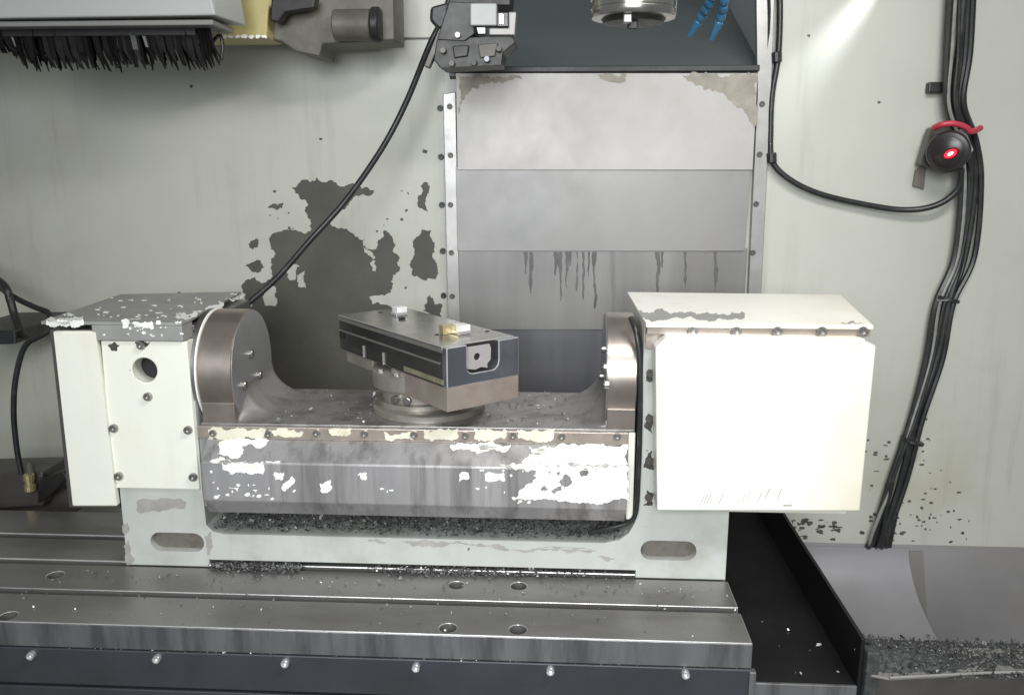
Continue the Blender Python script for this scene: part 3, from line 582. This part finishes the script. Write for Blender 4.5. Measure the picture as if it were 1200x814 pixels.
# ================================================================== WORKHOLDING BLOCK on the rotary plate
vz = .41
A, B, Cc, Dd = [az(x, y, vz) for x, y in [(405, 370), (462, 358), (606, 394), (520, 407)]]
ctr = (A+B+Cc+Dd)/4; u = ((Dd-A)+(Cc-B)).normalized(); v = Vector((-u.y, u.x, 0)); hu, hv = .192, .0712
vi = top('clamping_fixture', 'polished steel clamping block turned askew on a round pedestal', 'workholding fixture', (ctr.x, ctr.y, .275))
def L(a, b, z): return ctr*1 + u*a + v*b + Vector((0, 0, z-ctr.z))
def lbox(a0, a1, b0, b1, z0, z1): return MB().hexa([L(a0, b0, z0), L(a1, b0, z0), L(a1, b1, z0), L(a0, b1, z0), L(a0, b0, z1), L(a1, b0, z1), L(a1, b1, z1), L(a0, b1, z1)])
# body with the U-shaped pocket in its near end
pl_, pr_ = -.46*hv, .42*hv
pu = [(pl_, vz)] + [(pl_+.012-.012*math.cos(R(a)), .374-.012*math.sin(R(a))) for a in (0, 30, 60, 90)] + [(pr_-.014+.014*math.sin(R(a)), .376-.014*math.cos(R(a))) for a in (0, 30, 60, 90)] + [(pr_, vz)]
endp = [(-hv, vz), (-hv, .3445), (hv, .3445), (hv, vz)] + list(reversed(pu))
vb = MB().prism([L(hu, b, z) for b, z in endp], u*-.013).build('end_block', 'end_steel', vi, bev=.0018, edge='edge_bright')
body = lbox(-hu+.010, hu-.0135, -hv+.001, hv-.001, .3445, vz-.0075).build('block_body', 'dark_polished', vi, bev=.0012)
MB().prism([L(a, b, vz-.007) for a, b in ((-hu+.010, -hv), (hu-.0135, -hv), (hu-.0135, hv), (-hu+.010, hv))], (0, 0, .007)).build('top_plate', 'top_plate_steel', vi, bev=.0012, edge='edge_bright')
# seam lines and rails along the long side
for z0, z1, a0, a1, m in ((.4000, .4025, -hu+.012, hu-.0136, 'rib_steel'), (.3800, .3830, -hu+.013, hu-.020, 'rib_steel'), (.3450, .3470, -hu+.02, hu-.0136, 'polished')):
    lbox(a0, a1, -hv-.0012, -hv+.0015, z0, z1).build('side_rib', m, body, bev=.0005)
lbox(.06, hu-.01, -hv-.0014, -hv+.0015, .3480, .3565).build('gold_strip', 'gold_strip', body, bev=.0006)
for a in (-.085, -.012): lbox(a, a+.003, -hv-.0016, -hv+.0015, .3452, .367).build('scribe_mark', 'edge_bright', body)
lbox(-hu+.014, -hu+.028, -hv-.0012, -hv+.0012, .366, .379).build('side_slot', 'hole_black', body)
# pocket insert
MB().prism([L(hu-.008, b*2-.0315, .404-(.406-z)*1.32) for b, z in ((.000, .406), (.0245, .406), (.026, .4), (.0255, .386), (.022, .381), (.0225, .376), (.016, .3785), (.010, .3765), (.002, .379), (-.0005, .385))], u*-.003,
     [[L(hu-.008, b, z) for b, z in circ(-.0075, .386, .006, 16)]]).build('pocket_insert', 'panel_bright', vi, bev=.0006)
lbox(hu-.0134, hu-.0118, pl_+.001, pr_-.001, .3625, vz-.002).build('pocket_back', 'hole_black', vi)
tb_ = lbox(.015, hu, -hv, hv, .3060, .3442).build('base_block', 'tan_steel', vi, bev=.0012)
lbox(-hu+.014, -.075, -hv+.012, hv-.01, .318, .3442).build('rear_jaw', 'pedestal_steel', vi, bev=.002)
# clamps on top
def clamp(px, py, w_, d_, h_, m, par):
    p = az(px, py, vz); a = (p-ctr).dot(u); b = (p-ctr).dot(v); return lbox(a-w_/2, a+w_/2, b-d_/2, b+d_/2, vz+.0002, vz+h_).build('clamp_pad', m, par, bev=.0012)
for px, py in ((468, 369), (541, 391)):
    clamp(px, py, .020, .026, .006, 'bright_steel', vi); clamp(px+.5, py-1, .020, .022, .015, 'pad_white', vi)
clamp(524, 391, .013, .024, .016, 'brass', vi); clamp(471, 374, .008, .012, .004, 'hole_black', vi)
for px, py in ((446, 366), (571, 388), (512, 392)):
    p = az(px, py, vz+.0003); MB().cyl(p, (0, 0, 1), .004, .004, .0004, 14).build('tapped_hole', 'hole_black', vi)
# round pedestal
pc = Vector((-.243, .125, 0))
MB().lathe(pc+Vector((0, 0, .274)), (0, 0, 1), [(.078, 0), (.078, .008), (.070, .010), (.070, .030), (.086, .0335), (.087, .036), (.087, .061), (.085, .0625)], 64).build('pedestal', 'pedestal_steel', vi, smooth=True)
for a in (-118, -100):
    d = Vector((math.cos(R(a)), math.sin(R(a)), 0)); MB().cyl(pc+d*.066+Vector((0, 0, .292)), d, .007, .007, .014, 14).build('pedestal_bolt', 'bolt_steel', vi, bev=.001)
for a in (-140, -112, -92):
    d = Vector((math.cos(R(a)), math.sin(R(a)), 0)); MB().cyl(pc+d*.081+Vector((0, 0, .336)), (0, 0, 1), .004, .004, .006, 10).build('pedestal_pin', 'bright_steel', vi)

# ================================================================== BLACK TROUGH on the right
SX = .467
tw = top('way_trough', 'glossy black sheet trough running back beside the table end', 'trough', (.38, .1, -.11))
zf = ay(1011, 804, -.15).z; zt = ay(1010, 748, -.15).z
MB().box((.2965, -.146, zf-.006), (SX-.001, .60, zf)).build('trough_floor', 'trough_black', tw)
MB().prism(yz([(-.15, zf-.012), (-.15, zt), (.60, zt), (.60, zf-.012)], SX), (.006, 0, 0)).build('trough_side', 'trough_black', tw, bev=.0015)
MB().box((.2965, -.152, zf-.022), (SX-.0005, -.1465, zf+.001)).build('front_lip', 'table_face', tw, bev=.001)
MB().box((.2965, -.14, zf-.12), (SX-.01, .58, zf-.0065)).build('trough_support', 'motor_dark', tw)
# chip tray at the front right
tz = ay(1080, 800, -.18).z
tray = top('chip_ledge', 'dull ledge with a bright front edge below the swarf pile', 'ledge', (.6, -.1, tz))
q = [ay(1014, 808, -.16), ay(1040, 813, -.17), ay(1149, 797, -.15), ay(1300, 775, -.13)]
MB().prism([(q[0].x, -.16, tz), (q[1].x, -.17, tz), (q[2].x, -.15, tz), (q[3].x, -.13, tz), (q[3].x, -.08, tz), (q[0].x, -.075, tz)], (0, 0, -.004)).build('ledge_sheet', 'strip_dark', tray, bev=.001)
MB().tube([(q[1].x, -.1705, tz+.0012), (q[2].x, -.1505, tz+.0012), (q[3].x, -.1305, tz+.0012)], .0022, 8, 1).build('ledge_rim', 'rail_steel', tray, smooth=True)
MB().box((SX+.0065, -.162, tz-.15), (SX+.026, -.14, zt-.016)).build('corner_post', 'heap_dark', tray, bev=.003)
MB().box((SX+.031, -.13, tz-.25), (q[3].x, -.065, tz-.0105)).build('ledge_support', 'motor_dark', tray)

# ================================================================== CABLES
def cable(name, label, pts, r, m='cable_black', cat='cable', part='cable_jacket', group=None, sub=10):
    t = top(name, label, cat, pts[0], group); MB().tube(pts, r, 12, sub).build(part, m, t, smooth=True); return t
cable('power_cable', 'long black cable slanting from the tool gripper to the left housing', [ay(535, -25, .50), ay(517, 25, .50), ay(503, 54, .50), ay(476, 120, .47), ay(447, 175, .45), ay(405, 235, .41), ay(362, 283, .38), ay(325, 325, .34), ay(289, 357, .30), ay(270, 374, .28)], .0062)
t = cable('sensor_cable', 'thin black cable drooping from the right rail to the red-lit sensor', [ay(912, -40, .605), ay(914, 10, .605), ay(912, 65, .603), ay(905, 110, .603), ay(903, 150, .603), ay(905, 188, .602), ay(925, 210, .60), ay(960, 227, .60), ay(1010, 239, .60), ay(1060, 246, .595), ay(1098, 240, .58), ay(1122, 222, .57), ay(1127, 198, .56)], .0065)
for x, y in ((911, 66), (905, 184)):
    MB().cyl(ay(x-1, y-5, .600), (.1, 0, -1), .011, .011, .022, 12).build('cable_clip', 'black_rubber', t, bev=.002)
MB().tube([ay(898, -30, .603), ay(901, 10, .603), ay(899, 60, .605)], .005, 8, 4).build('second_jacket', 'cable_black', t, smooth=True)
# bundle
bt = top('cable_bundle', 'thick tied bundle of black cables slanting down the right wall', 'cable bundle', ay(1110, 350, .59))
rnd = random.Random(5)
path = [(1128, -30, .59), (1122, 60, .59), (1120, 120, .58), (1131, 165, .585), (1137, 215, .585), (1127, 300, .59), (1108, 355, .59), (1094, 420, .592), (1072, 490, .592), (1050, 560, .592), (1030, 628, .594), (1026, 645, .635)]
offs = [(-11, .0, 0), (-4, .012, 1), (3, -.004, 0), (9, .010, 0), (0, -.012, 1), (14, .0, 0), (-7, -.008, 2)]
for k, (dx, dy, mi) in enumerate(offs):
    pts = []
    for i, (x, y, Y) in enumerate(path):
        spread = [1.5, 1.3, 1.0, .8, .9, .95, .85, 1.05, 1.05, 1.2, 1.6, 1.7][i]
        a = k*1.1+i*.5; pts.append(ay(x+dx*spread*(.8+.3*math.sin(a))+rnd.uniform(-3.0, 3.0), y, Y+dy*.6))
    MB().tube(pts, [.0078, .0056, .0072, .0062, .0045, .0064, .0042][k], 8, 6).build('bundle_cable', ['cable_black', 'cable_black', 'cable_grey'][mi], bt, smooth=True)
for x, y, d in ((1110, 350, (.25, 0, 1)), (1069, 516, (.3, 0, 1))):
    MB().lathe(ay(x, y, .592)-Vector(d)*.004, d, [(.024, 0), (.0265, .001), (.0265, .007), (.024, .008)], 18).build('cable_tie', 'black_rubber', bt, smooth=True)
MB().tube([ay(1098, 352, .575), ay(1106, 352, .567), ay(1118, 352, .575)], .0016, 6, 4).build('tie_tail', 'cable_grey', bt, smooth=True)
MB().box(ay(1088, 109, .60), ay(1112, 96, .60)+Vector((0, .02, 0))).build('wall_clip', 'black_rubber', bt, bev=.003)
# sensor with the red lamp
sl = top('probe_receiver', 'round black receiver with a glowing red lamp in front of the cables', 'sensor', ay(1108, 178, .55))
c = ay(1111, 178, .53); ax = (CAM+Vector((-.25, 0, -.25))-c).normalized()
MB().lathe(c-ax*.07, ax, [(.028, 0), (.031, .004), (.031, .05), (.040, .055), (.043, .060), (.043, .072), (.040, .076), (.030, .078)], 32).build('receiver_body', 'sensor_black', sl, smooth=True)
MB().lathe(c-ax*.002, ax, [(.031, 0), (.031, .0125), (.020, .0165), (.002, .0175)], 32).build('receiver_window', 'sensor_black', sl, smooth=True)
pl = apl(1114, 180, c+ax*.0150, ax)
lu = Vector((.86, 0, .5)); lu = (lu-ax*lu.dot(ax)).normalized(); lv = ax.cross(lu)
def lozenge(a, b, h, base): return MB().prism([pl+ax*base+lu*a*math.cos(R(t))+lv*b*math.sin(R(t)) for t in range(0, 360, 15)], ax*h)
lozenge(.017, .011, .003, -.002).build('lamp_rim', 'lens_red', sl, bev=.0012)
lozenge(.0125, .0075, .0022, .0012).build('red_lamp', 'led_red', sl, bev=.0008)
lozenge(.006, .003, .0008, .0034).build('lamp_core', 'led_core', sl, bev=.0003)
MB().prism([ay(1123, 154, .545), ay(1131, 151, .545), ay(1141, 176, .545), ay(1136, 182, .545), ay(1129, 176, .545)], (0, .02, 0)).build('mounting_bracket', 'panel_bright', sl, bev=.0015)
MB().prism([ay(1092, 150, .575), ay(1112, 144, .575), ay(1112, 204, .575), ay(1079, 193, .575)], (0, .03, 0)).build('mounting_plate', 'motor_dark', sl, bev=.003)
MB().prism([ay(1073, 200, .612), ay(1086, 190, .612), ay(1083, 222, .612), ay(1070, 218, .612)], (0, .006, 0)).build('wall_pad', 'slot_dirt', sl, bev=.001)
cable('red_tie', 'red plastic tie looped round the cables above the red lamp', [ay(1094, 150, .55), ay(1104, 146, .535), ay(1118, 145, .53), ay(1131, 149, .53), ay(1137, 154, .535), ay(1143, 153, .545), ay(1149, 150, .56)], .0062, 'red_plastic', 'cable tie', 'tie_loop')
cable('cradle_hose', 'thin black hose hanging down the gap left of the white cover', [ay(739, 372, .02), ay(746, 392, .0), ay(750, 430, -.006), ay(750, 500, -.006), ay(748, 560, -.006), ay(745, 600, -.008), ay(736, 612, -.004), ay(715, 618, .0), ay(690, 624, .01)], .0042, cat='hose', part='hose_tube')
cable('looped_hose', 'black hose looping out from behind the left motor cover', [ay(75, 376, .30), ay(52, 391, .30), ay(30, 405, .30), ay(19, 440, .30), ay(16, 480, .30), ay(19, 520, .30), ay(25, 555, .30)], .0058, cat='hose', part='hose_tube')
cable('ribbed_conduit', 'grimy ribbed conduit crossing the wall at the far left', [ay(-60, 285, .612), ay(-25, 312, .52), ay(4, 334, .45), ay(12, 352, .44), ay(18, 372, .43), ay(28, 392, .40), ay(40, 396, .36)], .0085, 'arm_dark', 'conduit', 'conduit_tube')
cable('elbow_hose', 'short bent black hose behind the chipped corner of the left lid', [ay(-30, 318, .612), ay(4, 340, .50), ay(24, 352, .46), ay(44, 361, .45), ay(56, 366, .44), ay(62, 378, .42)], .0062, 'arm_dark', 'hose', 'hose_tube')
stop = top('wall_stop', 'black rubber block poking in at the far left', 'bumper', ay(0, 395, .4)); slab([(-60,388),(18,387),(19,403),(-60,406)], .38, .235, 'stop_block', 'black_rubber', stop, .004)
cb = top('valve_manifold', 'dark oily manifold with a brass fitting behind the motor cover', 'manifold', ay(35, 580, .33))
slab([(-60,556),(50,553),(50,592),(-60,600)], .30, .10, 'manifold_body', 'motor_dark', cb, .004)
slab([(44,562),(74,552),(79,560),(58,580),(44,590)], .29, .03, 'manifold_flap', 'arm_dark', cb, .002)
MB().lathe(ay(36, 574, .285), (0, 0, 1), [(.012, 0), (.012, .012), (.009, .013), (.009, .022), (.011, .023), (.011, .034), (.007, .038)], 12).build('brass_fitting', 'brass', cb)
MB().lathe(ay(36, 552, .285), (0, 0, 1), [(.009, 0), (.008, .014), (.004, .02)], 12).build('fitting_cap', 'grimy_grey', cb)
MB().box((ay(-40, 580, .36).x, .345, FZ-.26), (ay(40, 580, .36).x, .395, ay(0, 594, .35).z)).build('manifold_stand', 'motor_dark', cb)
slab([(-60,575),(90,572),(90,600),(-60,602)], .34, .02, 'manifold_back', 'motor_dark', cb, .002)

# ================================================================== SWARF
def swarf(name, label, n, place, mats, size, seed, flat=.5):
    rnd = random.Random(seed); me = bpy.data.meshes.new(name); V = []; F = []; MI = []
    for i in range(n):
        p = Vector(place(rnd)); s = size*rnd.uniform(.4, 1.3)*(2.4 if rnd.random() < .05 else 1); wd = s*rnd.uniform(.18, .45); k = rnd.choice((1, 2, 3, 3))
        yaw = rnd.uniform(0, 6.28); tilt = rnd.gauss(0, flat); curl = rnd.uniform(.2, 1.1); mi = rnd.choices(range(len(mats)), [m[1] for m in mats])[0]
        t = Vector((math.cos(yaw), math.sin(yaw), 0)); sd = Vector((-math.sin(yaw)*math.cos(tilt), math.cos(yaw)*math.cos(tilt), math.sin(tilt))); ang = tilt*.5; q = p+Vector((0, 0, abs(math.sin(tilt))*wd)); n0 = len(V)
        for j in range(k+1):
            V.append(tuple(q-sd*wd)); V.append(tuple(q+sd*wd)); q = q+(t*math.cos(ang)+Vector((0, 0, 1))*abs(math.sin(ang)))*(s/k); ang += curl
        for j in range(k): F.append((n0+2*j, n0+2*j+1, n0+2*j+3, n0+2*j+2)); MI.append(mi)
    me.from_pydata(V, [], F)
    for m, _ in mats: me.materials.append(MATS[m])
    me.polygons.foreach_set('material_index', MI)
    o = bpy.data.objects.new(name, me); COL.objects.link(o); tag(o, label, 'swarf', None, 'stuff'); return o
mixd = [('chip_metal', 4), ('chip_dark', 6), ('chip_bright', .35)]
swarf('metal_chips', 'grey metal swarf heaped in the dark gap under the cradle', 7500, lambda r: (r.uniform(-.595, .12), r.uniform(.004, .09), .0622+.004*r.random()+.012*max(0, math.sin(r.uniform(0, 3)))), [('chip_metal', 2), ('chip_dark', 6), ('heap_dark', 5), ('chip_bright', .05)], .0034, 1, .3)
def under(r):
    x = r.choices([r.uniform(-.60, -.44), r.triangular(-.33, .13, -.24)], [5, 4])[0]; return (x, r.uniform(-.012, .03)-abs(r.gauss(0, .006)), .0008+.006*r.random())
swarf('metal_chips', 'grey metal swarf spilling from the slot under the base casting', 2600, under, mixd, .004, 2, .3)
swarf('metal_chips', 'loose bright chips scattered on the front of the table', 330, lambda r: (r.uniform(-.9, .285), r.uniform(-.19, -.02) if r.random() < .6 else -.03-abs(r.gauss(0, .02)), .0008), [('chip_metal', 5), ('chip_bright', 1.2), ('chip_dark', 3)], .0036, 3)
swarf('metal_chips', 'small chips lying on the cradle floor round the pedestal', 340, lambda r: (r.uniform(-.49, .03), r.uniform(.008, .225), .2626), [('chip_metal', 6), ('chip_dark', 2), ('chip_bright', .8)], .0042, 4, .3)
swarf('metal_chips', 'chips along the front edge of the table above the apron', 60, lambda r: (r.uniform(-.85, .29), -.1978, -.0415), [('chip_bright', 1), ('chip_metal', 2)], .0026, 5)
def pile(r):
    x = r.triangular(SX+.01, .95, SX+.03); k = (x-SX)/.4; y = r.uniform(-.15, .03); return (x, y, tz+max(.0, .058-.15*max(0, x-SX-.04))*r.random()*(1-abs(y+.06)*4) + .001)
def heap_mesh():
    nx, ny = 60, 20; V = []; F = []; r = random.Random(6)
    for i in range(nx):
        for j in range(ny):
            x = SX+.007+.5*i/(nx-1); y = -.158+.10*j/(ny-1); e = min(1, 3*(j/(ny-1)), 2.5*(1-j/(ny-1)))
            h = max(.003, .026-.16*max(0, x-SX-.03))*e+r.uniform(-.002, .002); V.append((x, y, tz-.002+h))
    for i in range(nx-1):
        for j in range(ny-1): F.append((i*ny+j, (i+1)*ny+j, (i+1)*ny+j+1, i*ny+j+1))
    me = bpy.data.meshes.new('swarf_heap'); me.from_pydata(V, [], F); me.materials.append(MATS['heap_dark']); return me, V
me, HV = heap_mesh(); o = bpy.data.objects.new('swarf_heap', me); COL.objects.link(o); tag(o, 'dark grey heap of fine swarf on the ledge beside the trough', 'swarf', None, 'stuff')
def onheap(r): v_ = r.choice(HV); return (v_[0]+r.uniform(-.005, .005), v_[1]+r.uniform(-.005, .005), v_[2]+.001)
swarf('metal_chips', 'curled grey chips covering the heap beside the trough', 4500, onheap, [('chip_metal', .3), ('heap_dark', 6), ('chip_dark', 3), ('chip_bright', .08)], .0032, 7, .5)
swarf('metal_chips', 'a few chips on the black trough floor', 12, lambda r: (r.uniform(.31, .45), r.uniform(-.13, .1), zf+.0006), [('chip_bright', 1), ('chip_metal', 1)], .004, 9)
